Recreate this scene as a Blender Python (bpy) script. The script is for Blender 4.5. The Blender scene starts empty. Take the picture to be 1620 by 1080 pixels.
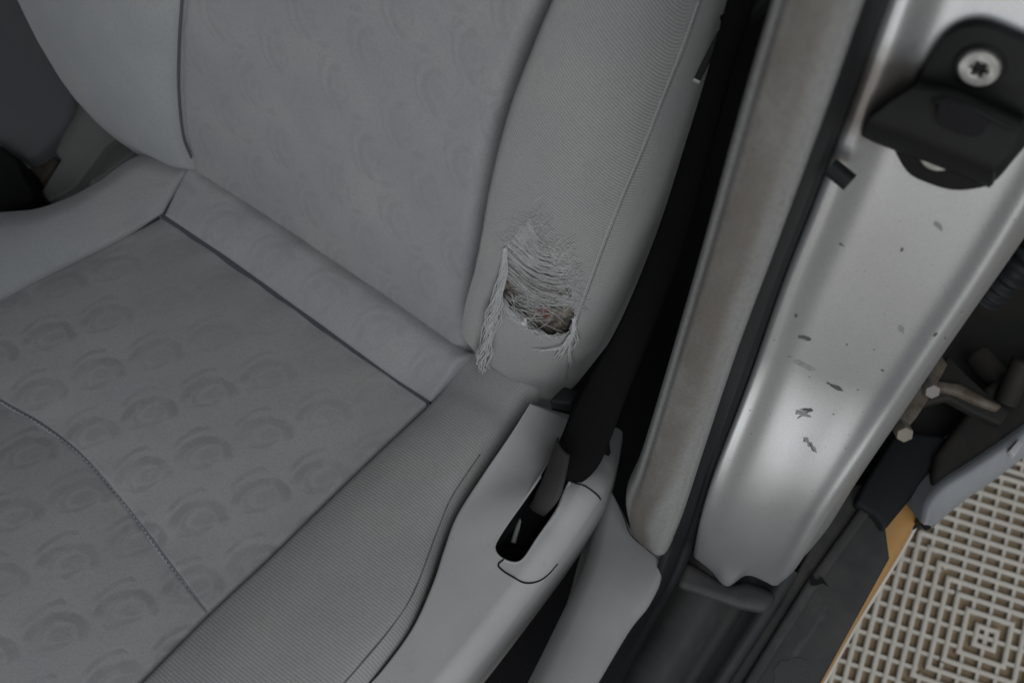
import bpy, bmesh, math, random
import numpy as np
from mathutils import Vector, Matrix
random.seed(7); RNG = np.random.default_rng(11)
scene = bpy.context.scene
COL = scene.collection

# ------------------------------------------------------------------ camera
CAM = np.array([.448, -.144, .862]); TGT = np.array([.251, .024, .22]); ROLL = -.256; FPX = 1749.0
_f = TGT - CAM; _f /= np.linalg.norm(_f)
_r = np.cross(_f, [0, 0, 1]); _r /= np.linalg.norm(_r); _u = np.cross(_r, _f)
RIGHT = math.cos(ROLL) * _r + math.sin(ROLL) * _u
UP = -math.sin(ROLL) * _r + math.cos(ROLL) * _u
FWD = _f
cam_d = bpy.data.cameras.new('camera'); cam = bpy.data.objects.new('camera', cam_d); COL.objects.link(cam)
cam.matrix_world = Matrix(((RIGHT[0], UP[0], -FWD[0], CAM[0]), (RIGHT[1], UP[1], -FWD[1], CAM[1]),
                           (RIGHT[2], UP[2], -FWD[2], CAM[2]), (0, 0, 0, 1)))
cam_d.sensor_width = 36; cam_d.lens = FPX / 1620 * 36; cam_d.clip_start = .02; cam_d.clip_end = 60
cam_d.dof.use_dof = True; cam_d.dof.focus_distance = .80; cam_d.dof.aperture_fstop = 7.2
scene.camera = cam

# ------------------------------------------------------------------ light
world = bpy.data.worlds.new('World'); scene.world = world; world.use_nodes = True
bg = world.node_tree.nodes['Background']; bg.inputs[0].default_value = (.87, .935, 1, 1); bg.inputs[1].default_value = .27
def area(name, loc, target, sx, sy, power, col):
    l = bpy.data.lights.new(name, 'AREA'); l.shape = 'RECTANGLE'; l.size = sx; l.size_y = sy; l.energy = power; l.color = col
    o = bpy.data.objects.new(name, l); COL.objects.link(o); o.location = loc
    o.rotation_euler = (Vector(target) - Vector(loc)).to_track_quat('-Z', 'Y').to_euler()
    return o
area('front_fill_light', (1.6, -2.7, .45), (.4, .05, .0), 2.8, 1.85, 46, (.98, .99, 1))  # low front lamp added to bring out the highlight on the silver pillar
area('overhead_light', (1.5, -.9, 2.4), (.2, -.1, 0), 1.3, 2.0, 35, (.985, .99, 1))
scene.view_settings.view_transform = 'Standard'; scene.view_settings.look = 'None'
scene.view_settings.exposure = 0.22; scene.view_settings.gamma = 1.0
scene.render.engine = 'CYCLES'

# ------------------------------------------------------------------ measuring helpers
def at(uv, n, p):
    """point where the sight line of a photo pixel meets the plane through p with normal n"""
    d = FWD + RIGHT * (uv[0] - 810) / FPX - UP * (uv[1] - 540) / FPX
    n = np.array(n, float); p = np.array(p, float)
    return CAM + d * (np.dot(p - CAM, n) / np.dot(d, n))
def to_px(P):
    P = np.asarray(P, float); q = P - CAM; z = q @ FWD
    return np.stack([810 + FPX * (q @ RIGHT) / z, 540 - FPX * (q @ UP) / z], -1)
def ats(lst, pl): return np.array([at(p, *pl) for p in lst])
def off(pl, d): return (pl[0], tuple(np.array(pl[1], float) + np.array(d, float)))
CUSH = ((0, .2, 1), (0, 0, 0))
STRIP = ((0, -.35, 1), (0, 0, 0))
BACK = ((0, 1, -.42), (0, .05, .02))
TRIM = ((0, 1, -.2), (.35, .011, -.086))
PANEL = ((-.17, 1, -.33), (.45, .045, -.1))
def zpl(z): return ((0, 0, 1), (0, 0, z))
def xpl(x): return ((1, 0, 0), (x, 0, 0))
def smooth(P, n):
    """Catmull-Rom through P, resampled evenly by length"""
    P = np.asarray(P, float)
    if len(P) == 2: return P[0] + (P[1] - P[0]) * np.linspace(0, 1, n)[:, None]
    Q = np.vstack([2 * P[0] - P[1], P, 2 * P[-1] - P[-2]]); out = []
    for i in range(1, len(Q) - 2):
        for t in np.linspace(0, 1, 16, endpoint=False):
            a, b, c, d = Q[i - 1], Q[i], Q[i + 1], Q[i + 2]
            out.append(.5 * (2 * b + (c - a) * t + (2 * a - 5 * b + 4 * c - d) * t * t + (3 * b - a - 3 * c + d) * t ** 3))
    out.append(P[-1]); out = np.array(out)
    L = np.concatenate([[0], np.cumsum(np.linalg.norm(np.diff(out, axis=0), axis=1))])
    s = np.linspace(0, L[-1], n)
    return np.stack([np.interp(s, L, out[:, k]) for k in range(out.shape[1])], -1)
def inpoly(x, y, poly):
    c = np.zeros(np.shape(x), bool); n = len(poly)
    for i in range(n):
        x1, y1 = poly[i]; x2, y2 = poly[i - 1]
        c ^= ((y1 > y) != (y2 > y)) & (x < (x2 - x1) * (y - y1) / (y2 - y1 + 1e-12) + x1)
    return c

# ------------------------------------------------------------------ shader helpers
class S:
    """a node socket with arithmetic"""
    def __init__(s, nt, sock): s.nt = nt; s.k = sock
    def _m(s, op, *a):
        n = s.nt.nodes.new('ShaderNodeMath'); n.operation = op
        for i, v in enumerate((s,) + a):
            if isinstance(v, S): s.nt.links.new(v.k, n.inputs[i])
            else: n.inputs[i].default_value = v
        return S(s.nt, n.outputs[0])
    def __add__(s, o): return s._m('ADD', o)
    __radd__ = __add__
    def __sub__(s, o): return s._m('SUBTRACT', o)
    def __rsub__(s, o): return (s * -1.0) + o
    def __mul__(s, o): return s._m('MULTIPLY', o)
    __rmul__ = __mul__
    def __truediv__(s, o): return s._m('DIVIDE', o)
    def floor(s): return s._m('FLOOR')
    def mod(s, b): return s._m('FLOORED_MODULO', b)
    def sin(s): return s._m('SINE')
    def sqrt(s): return s._m('SQRT')
    def abs(s): return s._m('ABSOLUTE')
    def max(s, o): return s._m('MAXIMUM', o)
    def min(s, o): return s._m('MINIMUM', o)
    def step(s, a, b):
        n = s.nt.nodes.new('ShaderNodeMapRange'); n.interpolation_type = 'SMOOTHSTEP'
        s.nt.links.new(s.k, n.inputs['Value']); n.inputs['From Min'].default_value = a; n.inputs['From Max'].default_value = b
        n.inputs['To Min'].default_value = 0; n.inputs['To Max'].default_value = 1
        return S(s.nt, n.outputs[0])
class Mat:
    def __init__(m, name, rough=.8, metal=0., spec=.5, sheen=0.):
        m.mat = bpy.data.materials.new(name); m.mat.use_nodes = True; m.nt = m.mat.node_tree
        m.b = m.nt.nodes['Principled BSDF']; m.b.inputs['Roughness'].default_value = rough
        m.b.inputs['Metallic'].default_value = metal; m.b.inputs['Specular IOR Level'].default_value = spec
        if sheen: m.b.inputs['Sheen Weight'].default_value = sheen; m.b.inputs['Sheen Roughness'].default_value = .5
        m.tc = m.nt.nodes.new('ShaderNodeTexCoord')
    def xyz(m, kind='Object'):
        s = m.nt.nodes.new('ShaderNodeSeparateXYZ'); m.nt.links.new(m.tc.outputs[kind], s.inputs[0])
        return [S(m.nt, s.outputs[i]) for i in range(3)]
    def noise(m, scale, detail=3, rough=.5, kind='Object', stretch=None):
        n = m.nt.nodes.new('ShaderNodeTexNoise'); n.inputs['Scale'].default_value = scale; n.inputs['Detail'].default_value = detail
        n.inputs['Roughness'].default_value = rough
        if stretch:
            mp = m.nt.nodes.new('ShaderNodeMapping'); mp.inputs['Scale'].default_value = stretch
            m.nt.links.new(m.tc.outputs[kind], mp.inputs[0]); m.nt.links.new(mp.outputs[0], n.inputs[0])
        else: m.nt.links.new(m.tc.outputs[kind], n.inputs[0])
        return S(m.nt, n.outputs[0])
    def mix(m, fac, a, b):
        n = m.nt.nodes.new('ShaderNodeMix'); n.data_type = 'RGBA'
        if isinstance(fac, S): m.nt.links.new(fac.k, n.inputs[0])
        else: n.inputs[0].default_value = fac
        for i, v in ((6, a), (7, b)):
            if isinstance(v, tuple): n.inputs[i].default_value = (*v, 1)
            else: m.nt.links.new(v, n.inputs[i])
        return n.outputs[2]
    def color(m, c):
        if isinstance(c, tuple): m.b.inputs['Base Color'].default_value = (*c, 1)
        else: m.nt.links.new(c, m.b.inputs['Base Color'])
    def rough(m, s): m.nt.links.new(s.k, m.b.inputs['Roughness'])
    def bump(m, h, dist, strength=1.):
        n = m.nt.nodes.new('ShaderNodeBump'); n.inputs['Strength'].default_value = strength; n.inputs['Distance'].default_value = dist
        m.nt.links.new(h.k, n.inputs['Height']); m.nt.links.new(n.outputs[0], m.b.inputs['Normal'])

def motif(m, X, Y, px, py, size, ang):
    """woven eye-shaped swirl on a staggered lattice, 0..1"""
    row = (Y / py).floor()
    x = X + row * (px * .56)
    cx = x.mod(px) - px / 2; cy = Y.mod(py) - py / 2
    ca, sa = math.cos(ang), math.sin(ang)
    p = (cx * ca + cy * sa) / size; q = (cy * ca - cx * sa) / size
    wob = m.noise(90, 2) - .5
    q = q + wob * .2; p = p + wob * .16
    def ell(p0, q0, a, b): 
        dx = (p - p0) / a; dy = (q - q0) / b
        return (dx * dx + dy * dy).sqrt()
    def ring(e, r, w): return 1.0 - ((e - r).abs()).step(w * .3, w)
    r1 = ring(ell(0, -.12, 1, .80), .60, .19) * (q + p * .25).step(-.25, -.02)
    r2 = ring(ell(.08, -.10, 1, .90), .86, .10) * (q + p * .3).step(.10, .34)
    r3 = ring(ell(.30, .10, .8, .62), .95, .09) * q.step(.30, .46) * p.step(-.05, .3)
    r4 = ring(ell(.12, -.06, .62, .42), .75, .16) * (1.0 - (p - q * .6).step(.15, .45))
    pup = 1.0 - ell(.16, -.04, .36, .20).step(.55, 1.1)
    low = ring(ell(-.05, .22, 1, .74), .70, .13) * (1.0 - q.step(-.34, -.12)) * (1.0 - p.step(.25, .5))
    tail = 1.0 - ell(-.74, -.50, .13, .26).step(.6, 1.1)
    return r1.max(r2 * .8).max(r3 * .7).max(r4 * .55).max(pup * .62).max(low * .75).max(tail * .8)

def fabric(name, base, kind, strength=1., coords=(0, 1), ang=.9, size=.023, worn=False):
    m = Mat(name, .92, spec=.15, sheen=.12)
    X = m.xyz(); fine = m.noise(1400, 2); soft = m.noise(14, 3); mid = m.noise(160, 3)
    dark = tuple(c * .66 for c in base)
    c = m.mix(soft.step(.3, .75), tuple(b * .93 for b in base), (base[0] * 1.06, base[1] * 1.045, base[2] * 1.0))
    c = m.mix(m.noise(5, 4, .6).step(.48, .72) * .22, c, (base[0] * .80, base[1] * .77, base[2] * .72))
    c = m.mix((fine.step(.3, .7)) * .22, c, dark)
    c = m.mix(m.noise(480, 2).step(.42, .68) * .26, c, dark)
    h = fine * .35 + mid * .12 + m.noise(480, 2) * .3
    if kind == 'motif':
        f = motif(m, X[coords[0]], X[coords[1]], .060, .041, size, ang) * (m.noise(28, 2).step(.22, .62) * .7 + .3) * (m.noise(95, 3, .6).step(.30, .55) * .6 + .4)
        if worn: f = f * (1.0 - X[1].step(-.13, .0) * .8)
        c = m.mix(f * (.85 * strength), c, tuple(b * .62 for b in base)); h = h - f * (.4 * strength)
        m.color(c); m.bump(h, .0010, .55)
    elif kind == 'rib':
        UVs = m.xyz('UV')
        w = ((UVs[1] + mid * .0005) * (2 * math.pi / .0025)).sin() * .5 + .5
        tw = ((UVs[0] + UVs[1] * 2.0) * (2 * math.pi / .0013)).sin() * .5 + .5
        g = (1.0 - w.step(.05, .6))
        c = m.mix(g * (.55 * strength), c, tuple(b * .45 for b in base))
        h = h * .6 + w * .8 + tw * .06
        m.color(c); m.bump(h, .0008, .75 * strength)
    else:
        m.color(c); m.bump(h, .0006, .5)
    return m.mat

def plastic(name, base, rough=.5, grain=1800, gd=.00025, spec=.4, dirt=None, scuff=0.):
    m = Mat(name, rough, spec=spec); g = m.noise(grain, 2); s = m.noise(9, 4, .6)
    c = m.mix(s.step(.3, .75), tuple(b * .9 for b in base), tuple(b * 1.07 for b in base))
    c = m.mix(m.noise(70, 5, .7).step(.55, .78) * .16, c, tuple(min(1, b * 1.5 + .01) for b in base))
    c = m.mix(m.noise(240, 2).step(.66, .74) * .25, c, tuple(b * .6 for b in base))
    if dirt:
        d = m.noise(5.5, 5, .65).step(.42, .62) * .6 + m.noise(60, 3).step(.5, .75) * .25
        c = m.mix(d, c, dirt)
    if scuff:
        k = m.noise(30, 5, .7, stretch=(1, .25, 1)).step(.58, .72) * scuff
        c = m.mix(k, c, tuple(min(1, b * 2.2 + .03) for b in base))
    m.color(c); m.bump(g + s * .2, gd, .6); m.rough((s * .2) + (rough - .1))
    return m.mat

SEAT = (.208, .218, .226)
M = {}
M['motif'] = fabric('seat_motif_fabric', (.24, .244, .25), 'motif', .8, (0, 1), .95, .033, True)
M['motif_strip'] = fabric('strip_motif_fabric', (.222, .231, .242), 'motif', .4, (0, 1), .95, .032)
M['motif_back'] = fabric('backrest_motif_fabric', (.19, .197, .206), 'motif', .38, (0, 2), 1.9, .026)
M['plain'] = fabric('plain_seat_fabric', (.195, .205, .213), 'plain')
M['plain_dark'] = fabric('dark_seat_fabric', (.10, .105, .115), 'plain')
M['rib'] = fabric('ribbed_bolster_fabric', (.208, .212, .214), 'rib')
M['rib_soft'] = fabric('soft_ribbed_cushion_fabric', (.232, .237, .241), 'rib', .35)
M['seam'] = fabric('seam_groove', (.05, .055, .065), 'plain')
M['weltmat'] = fabric('welt_fabric', (.10, .105, .11), 'plain')
M['thread'] = fabric('grey_thread', (.285, .295, .30), 'plain')
M['stitch'] = fabric('stitch_thread', (.24, .26, .29), 'plain')
M['greyplastic'] = plastic('grey_trim_plastic', (.258, .258, .260), .48)
M['greyplastic2'] = plastic('grey_trim_plastic_smooth', (.272, .272, .274), .40)
M['black'] = plastic('black_plastic', (.006, .0062, .0064), .5, spec=.1)
M['rubber'] = plastic('black_rubber', (.009, .0095, .0105), .55, 600, .0003, spec=.1)
M['sill'] = plastic('dusty_sill_plastic', (.021, .022, .024), .6, 900, .0003, dirt=(.042, .040, .036), scuff=.4, spec=.25)
M['wetmat'] = plastic('clean_sill_plastic', (.016, .016, .018), .5, 900, .0003)
M['carpet'] = plastic('black_carpet', (.010, .010, .011), .95, 700, .002, spec=.05)
M['console'] = plastic('console_plastic', (.15, .155, .152), .5)
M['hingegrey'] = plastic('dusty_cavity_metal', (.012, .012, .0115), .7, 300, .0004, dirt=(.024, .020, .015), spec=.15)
M['tan'] = plastic('rocker_tan_reflection', (.33, .185, .065), .35, dirt=(.30, .18, .08))  # tan stands for the warm reflection on the rocker
M['ground'] = plastic('brown_ground_under_tiles', (.27, .205, .13), .9, 200, .002)
M['tile'] = plastic('light_grey_tile_plastic', (.46, .435, .39), .55, dirt=(.36, .335, .29))
M['foam'] = None
def mk_trimfabric():
    m = Mat('dirty_pillar_cloth', .88, spec=.15)
    n = m.noise(9, 6, .65, stretch=(1.6, 1.6, .5)); sp = m.noise(420, 2); b = m.noise(26, 4, .6); U = m.xyz('UV')
    # hands and clothes have rubbed the middle of the strip brown; both margins stayed clean grey
    e = (U[0] + (n - .5) * .02)
    mid = e.step(.006, .018) * (1.0 - e.step(.027, .040))
    c = m.mix(mid * (n.step(.25, .60) * .65 + .35), (.150, .152, .149), (.084, .078, .070))
    c = m.mix(b.step(.45, .7) * mid * .4, c, (.085, .077, .066))
    c = m.mix(sp.step(.45, .68) * .26, c, (.06, .057, .053))
    m.color(c); m.bump(sp, .0006, .7); return m.mat
M['trimcloth'] = mk_trimfabric()
def mk_silver():
    m = Mat('silver_car_paint', .36, .75, .5)
    fl = m.noise(2600, 1); d = m.noise(11, 5, .6); sm = m.noise(26, 4, .6)
    X = m.xyz()
    c = m.mix(fl.step(.3, .7), (.27, .28, .287), (.36, .37, .378))
    c = m.mix(d.step(.5, .8) * .25, c, (.27, .27, .26))
    # oily smear beside the striker
    p = at((1405, 135), *PANEL)
    dx = (X[0] - float(p[0])) / .034; dz = (X[2] - float(p[2])) / .036
    r = (dx * dx + dz * dz).sqrt() + (sm - .5) * 1.0
    c = m.mix((1.0 - r.step(.25, 1.05)) * .8, c, (.062, .052, .042))
    sp = m.noise(420, 1).step(.765, .79)
    c = m.mix(sp * .7, c, (.05, .05, .05))
    m.color(c); m.rough(d * .14 + fl * .05 + .30); m.bump(fl, .00004, .4)
    m.b.inputs['Coat Weight'].default_value = .25; m.b.inputs['Coat Roughness'].default_value = .22
    return m.mat
M['silver'] = mk_silver()
def mk_steel():
    m = Mat('galvanised_bolt', .5, .5); d = m.noise(160, 4)
    m.color(m.mix(d.step(.35, .7), (.27, .27, .255), (.16, .16, .15))); m.bump(d, .0004, .4); return m.mat
M['steel'] = mk_steel()
def mk_foam():
    m = Mat('exposed_foam', .95, spec=.1); a = m.noise(120, 4, .6); b = m.noise(260, 3)
    c = m.mix(a.step(.35, .65), (.05, .046, .042), (.15, .135, .118)); c = m.mix(b.step(.58, .75), c, (.22, .205, .185))
    m.color(c); m.bump(a + b * .5, .003, .8); return m.mat
M['foam'] = mk_foam()
def mk_web():
    m = Mat('seat_belt_weave', .8, spec=.04); U = m.xyz('UV')
    w = (U[0] * (2 * math.pi / .0022)).sin() * (U[1] * (2 * math.pi / .0016)).sin()
    m.color(m.mix(w.step(-.3, .6), (.003, .003, .0033), (.007, .007, .0075))); m.bump(w, .0005, .6); return m.mat
M['web'] = mk_web()
def mk_rust():
    m = Mat('rusty_dusty_steel', .75, .2); n = m.noise(45, 5, .6)
    c = m.mix(n.step(.35, .65), (.085, .077, .064), (.042, .028, .017)); m.color(c); m.bump(n, .001, .5); return m.mat
M['rust'] = mk_rust()
def flat(name, c, r=.8):
    m = Mat(name, r, spec=.2); n = m.noise(300, 2); m.color(m.mix(n.step(.3, .7), tuple(x * .8 for x in c), c)); return m.mat
M['scratch'] = flat('bare_scratch', (.06, .06, .058)); M['scuff'] = flat('faint_scuff', (.17, .172, .17))
M['red'] = flat('red_cloth', (.085, .03, .03)); M['fluff'] = flat('white_fluff', (.36, .36, .35))
M['boltdirty'] = plastic('dusty_bolt', (.13, .124, .11), .6, 300, .0004, dirt=(.12, .095, .065))
M['doorgrey'] = plastic('grey_door_paint', (.17, .18, .19), .32, spec=.5)

# ------------------------------------------------------------------ object helpers
def thing(name, label, cat, loc=(0, 0, 0), group=None):
    o = bpy.data.objects.new(name, None); COL.objects.link(o); o.location = loc; o.empty_display_size = .05
    o['label'] = label; o['category'] = cat
    if group: o['group'] = group
    return o
def tag(o, label, cat, group=None):
    o['label'] = label; o['category'] = cat
    if group: o['group'] = group
    return o
def wloc(o):
    v = Vector((0, 0, 0))
    while o: v += o.location; o = o.parent
    return v
def link(name, me, mat, parent=None, shade=True):
    o = bpy.data.objects.new(name, me); COL.objects.link(o)
    if mat: me.materials.append(M[mat] if isinstance(mat, str) else mat)
    if parent: o.parent = parent; o.location = -wloc(parent)
    if shade: me.polygons.foreach_set('use_smooth', [True] * len(me.polygons))
    return o
def mesh_from(verts, faces, uvs=None):
    me = bpy.data.meshes.new('m'); me.from_pydata([tuple(map(float, v)) for v in verts], [], [tuple(map(int, f)) for f in faces]); me.update()
    if uvs is not None:
        l = me.uv_layers.new(name='UVMap'); vi = np.empty(len(me.loops), int); me.loops.foreach_get('vertex_index', vi)
        l.data.foreach_set('uv', np.asarray(uvs, float)[vi].ravel())
    return me
def vnoise(P, s):
    a = np.zeros(P.shape[:-1])
    for k, (w_, ph) in enumerate(((1, .3), (2.1, 1.7), (4.3, 4.1))):
        q = P * s * w_; a += (np.sin(q[..., 0] + 1.7 * np.sin(q[..., 2] * 1.3 + ph)) * np.cos(q[..., 2] * 1.1 + ph + np.sin(q[..., 1]))) / w_
    return a
class Patch:
    """a padded panel over four boundary curves: c0 (v=0), c1 (v=1), d0 (u=0), d1 (u=1)"""
    def __init__(s, c0, c1, d0, d1, nu, nv, facing, crown=0., rolls=(0, 0, 0, 0), skirt=0., disp=None, cluster=.6, crown_p=2., rolldirs=(None,) * 4, skirt_dir=None, pucker=.0):
        N = 200
        def par(n): 
            t = np.linspace(0, 1, n); return (1 - cluster) * t + cluster * (.5 - .5 * np.cos(math.pi * t))
        U, V = par(nu), par(nv)
        T = np.linspace(0, 1, N)
        def ev(c, t): 
            c = smooth(c, N); return np.stack([np.interp(t, T, c[:, k]) for k in range(3)], -1)
        C0, C1, D0, D1 = ev(c0, U), ev(c1, U), ev(d0, V), ev(d1, V)
        u = U[None, :, None]; v = V[:, None, None]
        G = (1 - v) * C0[None] + v * C1[None] + (1 - u) * D0[:, None] + u * D1[:, None] \
            - ((1 - u) * (1 - v) * C0[0] + u * (1 - v) * C0[-1] + (1 - u) * v * C1[0] + u * v * C1[-1])
        nrm = np.cross(np.gradient(G, axis=1), np.gradient(G, axis=0)); nrm /= np.linalg.norm(nrm, axis=2, keepdims=True) + 1e-12
        if np.mean(nrm @ np.array(facing, float)) < 0: nrm = -nrm
        lu = np.concatenate([np.zeros((nv, 1)), np.cumsum(np.linalg.norm(np.diff(G, axis=1), axis=2), axis=1)], 1)
        lv = np.concatenate([np.zeros((1, nu)), np.cumsum(np.linalg.norm(np.diff(G, axis=0), axis=2), axis=0)], 0)
        h = crown * (1 - np.abs(2 * U[None, :] - 1) ** crown_p) * (1 - np.abs(2 * V[:, None] - 1) ** crown_p)
        ds = (lu, lu[:, -1:] - lu, lv, lv[-1:] - lv); drop = np.zeros_like(h)
        shift = np.zeros_like(G)
        for d, r, rd in zip(ds, rolls, rolldirs):
            if not r: continue
            k = np.where(d < r, r - np.sqrt(np.maximum(0, r * r - (r - np.minimum(d, r)) ** 2)), 0)
            if rd is None: drop = np.maximum(drop, k)
            else: shift = shift + k[..., None] * np.array(rd, float)
        h = h - drop
        if pucker:
            dm = np.minimum.reduce([np.maximum(d, 0) for d in ds]); env = np.exp(-dm / .016) * np.clip(dm / .004, 0, 1)
            h = h + pucker * (vnoise(G, 130.) * env + .9 * vnoise(G + 3., 26.))
        if disp is not None: h = h + disp(U[None, :] + 0 * h, V[:, None] + 0 * h, lu, lv, G)
        G = G + nrm * h[..., None] + shift
        s.skirt_dir = skirt_dir
        s.G, s.n, s.nu, s.nv, s.uv = G, nrm, nu, nv, np.stack([lu, lv], -1)
        s.skirt = skirt; s.U, s.V = U, V
        s.flip = None; s.facing = np.array(facing, float)
        s._px = None
    def mesh(s, hole=None):
        G = s.G; nv, nu = s.nv, s.nu; verts = list(G.reshape(-1, 3)); uvs = list(s.uv.reshape(-1, 2)); faces = []
        cross = np.cross(G[nv // 2, nu // 2 + 1] - G[nv // 2, nu // 2], G[nv // 2 + 1, nu // 2] - G[nv // 2, nu // 2])
        flip = cross @ s.n[nv // 2, nu // 2] < 0
        cen = to_px((G[:-1, :-1] + G[1:, 1:]) / 2) if hole else None
        rm = inpoly(cen[..., 0], cen[..., 1], hole) if hole else None
        for j in range(nv - 1):
            for i in range(nu - 1):
                if hole and rm[j, i]: continue
                f = (j * nu + i, j * nu + i + 1, (j + 1) * nu + i + 1, (j + 1) * nu + i)
                faces.append(f[::-1] if flip else f)
        if s.skirt:
            ring = [(0, i) for i in range(nu)] + [(j, nu - 1) for j in range(1, nv)] + [(nv - 1, i) for i in range(nu - 2, -1, -1)] + [(j, 0) for j in range(nv - 2, 0, -1)]
            b = len(verts)
            for (j, i) in ring: verts.append(G[j, i] + (np.array(s.skirt_dir) if s.skirt_dir is not None else -s.n[j, i]) * s.skirt); uvs.append(s.uv[j, i])
            n = len(ring)
            for k in range(n):
                a, c = ring[k], ring[(k + 1) % n]
                f = (a[0] * nu + a[1], b + k, b + (k + 1) % n, c[0] * nu + c[1])
                faces.append(f[::-1] if flip else f)
        return mesh_from(verts, faces, uvs)
    def find(s, px, lift=0.):
        """surface point seen at a photo pixel"""
        if s._px is None: s._px = to_px(s.G).reshape(-1, 2)
        d = ((s._px - np.array(px, float)) ** 2).sum(1); k = np.argpartition(d, 6)[:6]
        w = 1 / (d[k] + .5); w /= w.sum()
        return (s.G.reshape(-1, 3)[k] * w[:, None]).sum(0) + (s.n.reshape(-1, 3)[k] * w[:, None]).sum(0) * lift
def tube(paths, r, sides=6, taper=None, mb=None):
    """tubes along 3D paths; returns verts, faces"""
    V, F = mb if mb else ([], [])
    for P in paths:
        P = np.asarray(P, float); n = len(P); T = np.gradient(P, axis=0); T /= np.linalg.norm(T, axis=1, keepdims=True) + 1e-12
        ref = np.array([.3, .2, .93]); b0 = len(V)
        for i in range(n):
            a = np.cross(T[i], ref); a /= np.linalg.norm(a) + 1e-12; b = np.cross(T[i], a)
            rr = r * (taper(i / (n - 1)) if taper else 1)
            for k in range(sides):
                t = 2 * math.pi * k / sides; V.append(P[i] + rr * (math.cos(t) * a + math.sin(t) * b))
        for i in range(n - 1):
            for k in range(sides):
                F.append((b0 + i * sides + k, b0 + i * sides + (k + 1) % sides, b0 + (i + 1) * sides + (k + 1) % sides, b0 + (i + 1) * sides + k))
        F.append(tuple(b0 + k for k in range(sides))[::-1]); F.append(tuple(b0 + (n - 1) * sides + k for k in range(sides)))
    return V, F
def loft(rows, closed=False, caps=False):
    """rows: list of equally long point lists"""
    n = len(rows[0]); V = [p for r in rows for p in r]; F = []; m = n if closed else n - 1
    L = np.zeros((len(rows), n)); uv = []
    for j, r in enumerate(rows):
        d = np.concatenate([[0], np.cumsum(np.linalg.norm(np.diff(np.asarray(r), axis=0), axis=1))])
        for k in range(n): uv.append((d[k], 0 if j == 0 else uv[(j - 1) * n][1] + np.linalg.norm(np.asarray(rows[j][n // 2]) - np.asarray(rows[j - 1][n // 2]))))
    for j in range(len(rows) - 1):
        for k in range(m): F.append((j * n + k, j * n + (k + 1) % n, (j + 1) * n + (k + 1) % n, (j + 1) * n + k))
    if caps:
        F.append(tuple(range(n))[::-1]); F.append(tuple((len(rows) - 1) * n + k for k in range(n)))
    return mesh_from(V, F, uv)
def recalc(me):
    bm = bmesh.new(); bm.from_mesh(me); bmesh.ops.recalc_face_normals(bm, faces=bm.faces); bm.to_mesh(me); bm.free(); return me
def prism(top, down, bevel=.002, seg=3, holes=(), nosub=False):
    """solid from a (nearly) planar outline of 3D points, pushed along vector down, rims rounded"""
    bm = bmesh.new(); top = [np.asarray(p, float) for p in top]
    vs = [bm.verts.new(p) for p in top]; es = [bm.edges.new((vs[i], vs[(i + 1) % len(vs)])) for i in range(len(vs))]
    for h in holes:
        hv = [bm.verts.new(p) for p in h]; es += [bm.edges.new((hv[i], hv[(i + 1) % len(hv)])) for i in range(len(hv))]
    if holes: bmesh.ops.triangle_fill(bm, use_beauty=True, use_dissolve=False, edges=es)
    else: bm.faces.new(vs)
    faces = list(bm.faces); edge_v = set(v for v in bm.verts)
    r = bmesh.ops.extrude_face_region(bm, geom=faces)
    nv = [g for g in r['geom'] if isinstance(g, bmesh.types.BMVert)]
    bmesh.ops.translate(bm, verts=nv, vec=Vector(down))
    bmesh.ops.recalc_face_normals(bm, faces=bm.faces)
    if bevel:
        ed = [e for e in bm.edges if len(e.link_faces) == 2 and e.calc_face_angle(0) > .6]
        bmesh.ops.bevel(bm, geom=ed, offset=bevel, segments=seg, profile=.5, affect='EDGES', clamp_overlap=True)
    me = bpy.data.meshes.new('m'); bm.to_mesh(me); bm.free(); return me
def autosmooth(o, ang=.6):
    me = o.data; bm = bmesh.new(); bm.from_mesh(me)
    for e in bm.edges: e.smooth = e.calc_face_angle(0) < ang
    for f in bm.faces: f.smooth = True
    bm.to_mesh(me); bm.free(); return o

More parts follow.
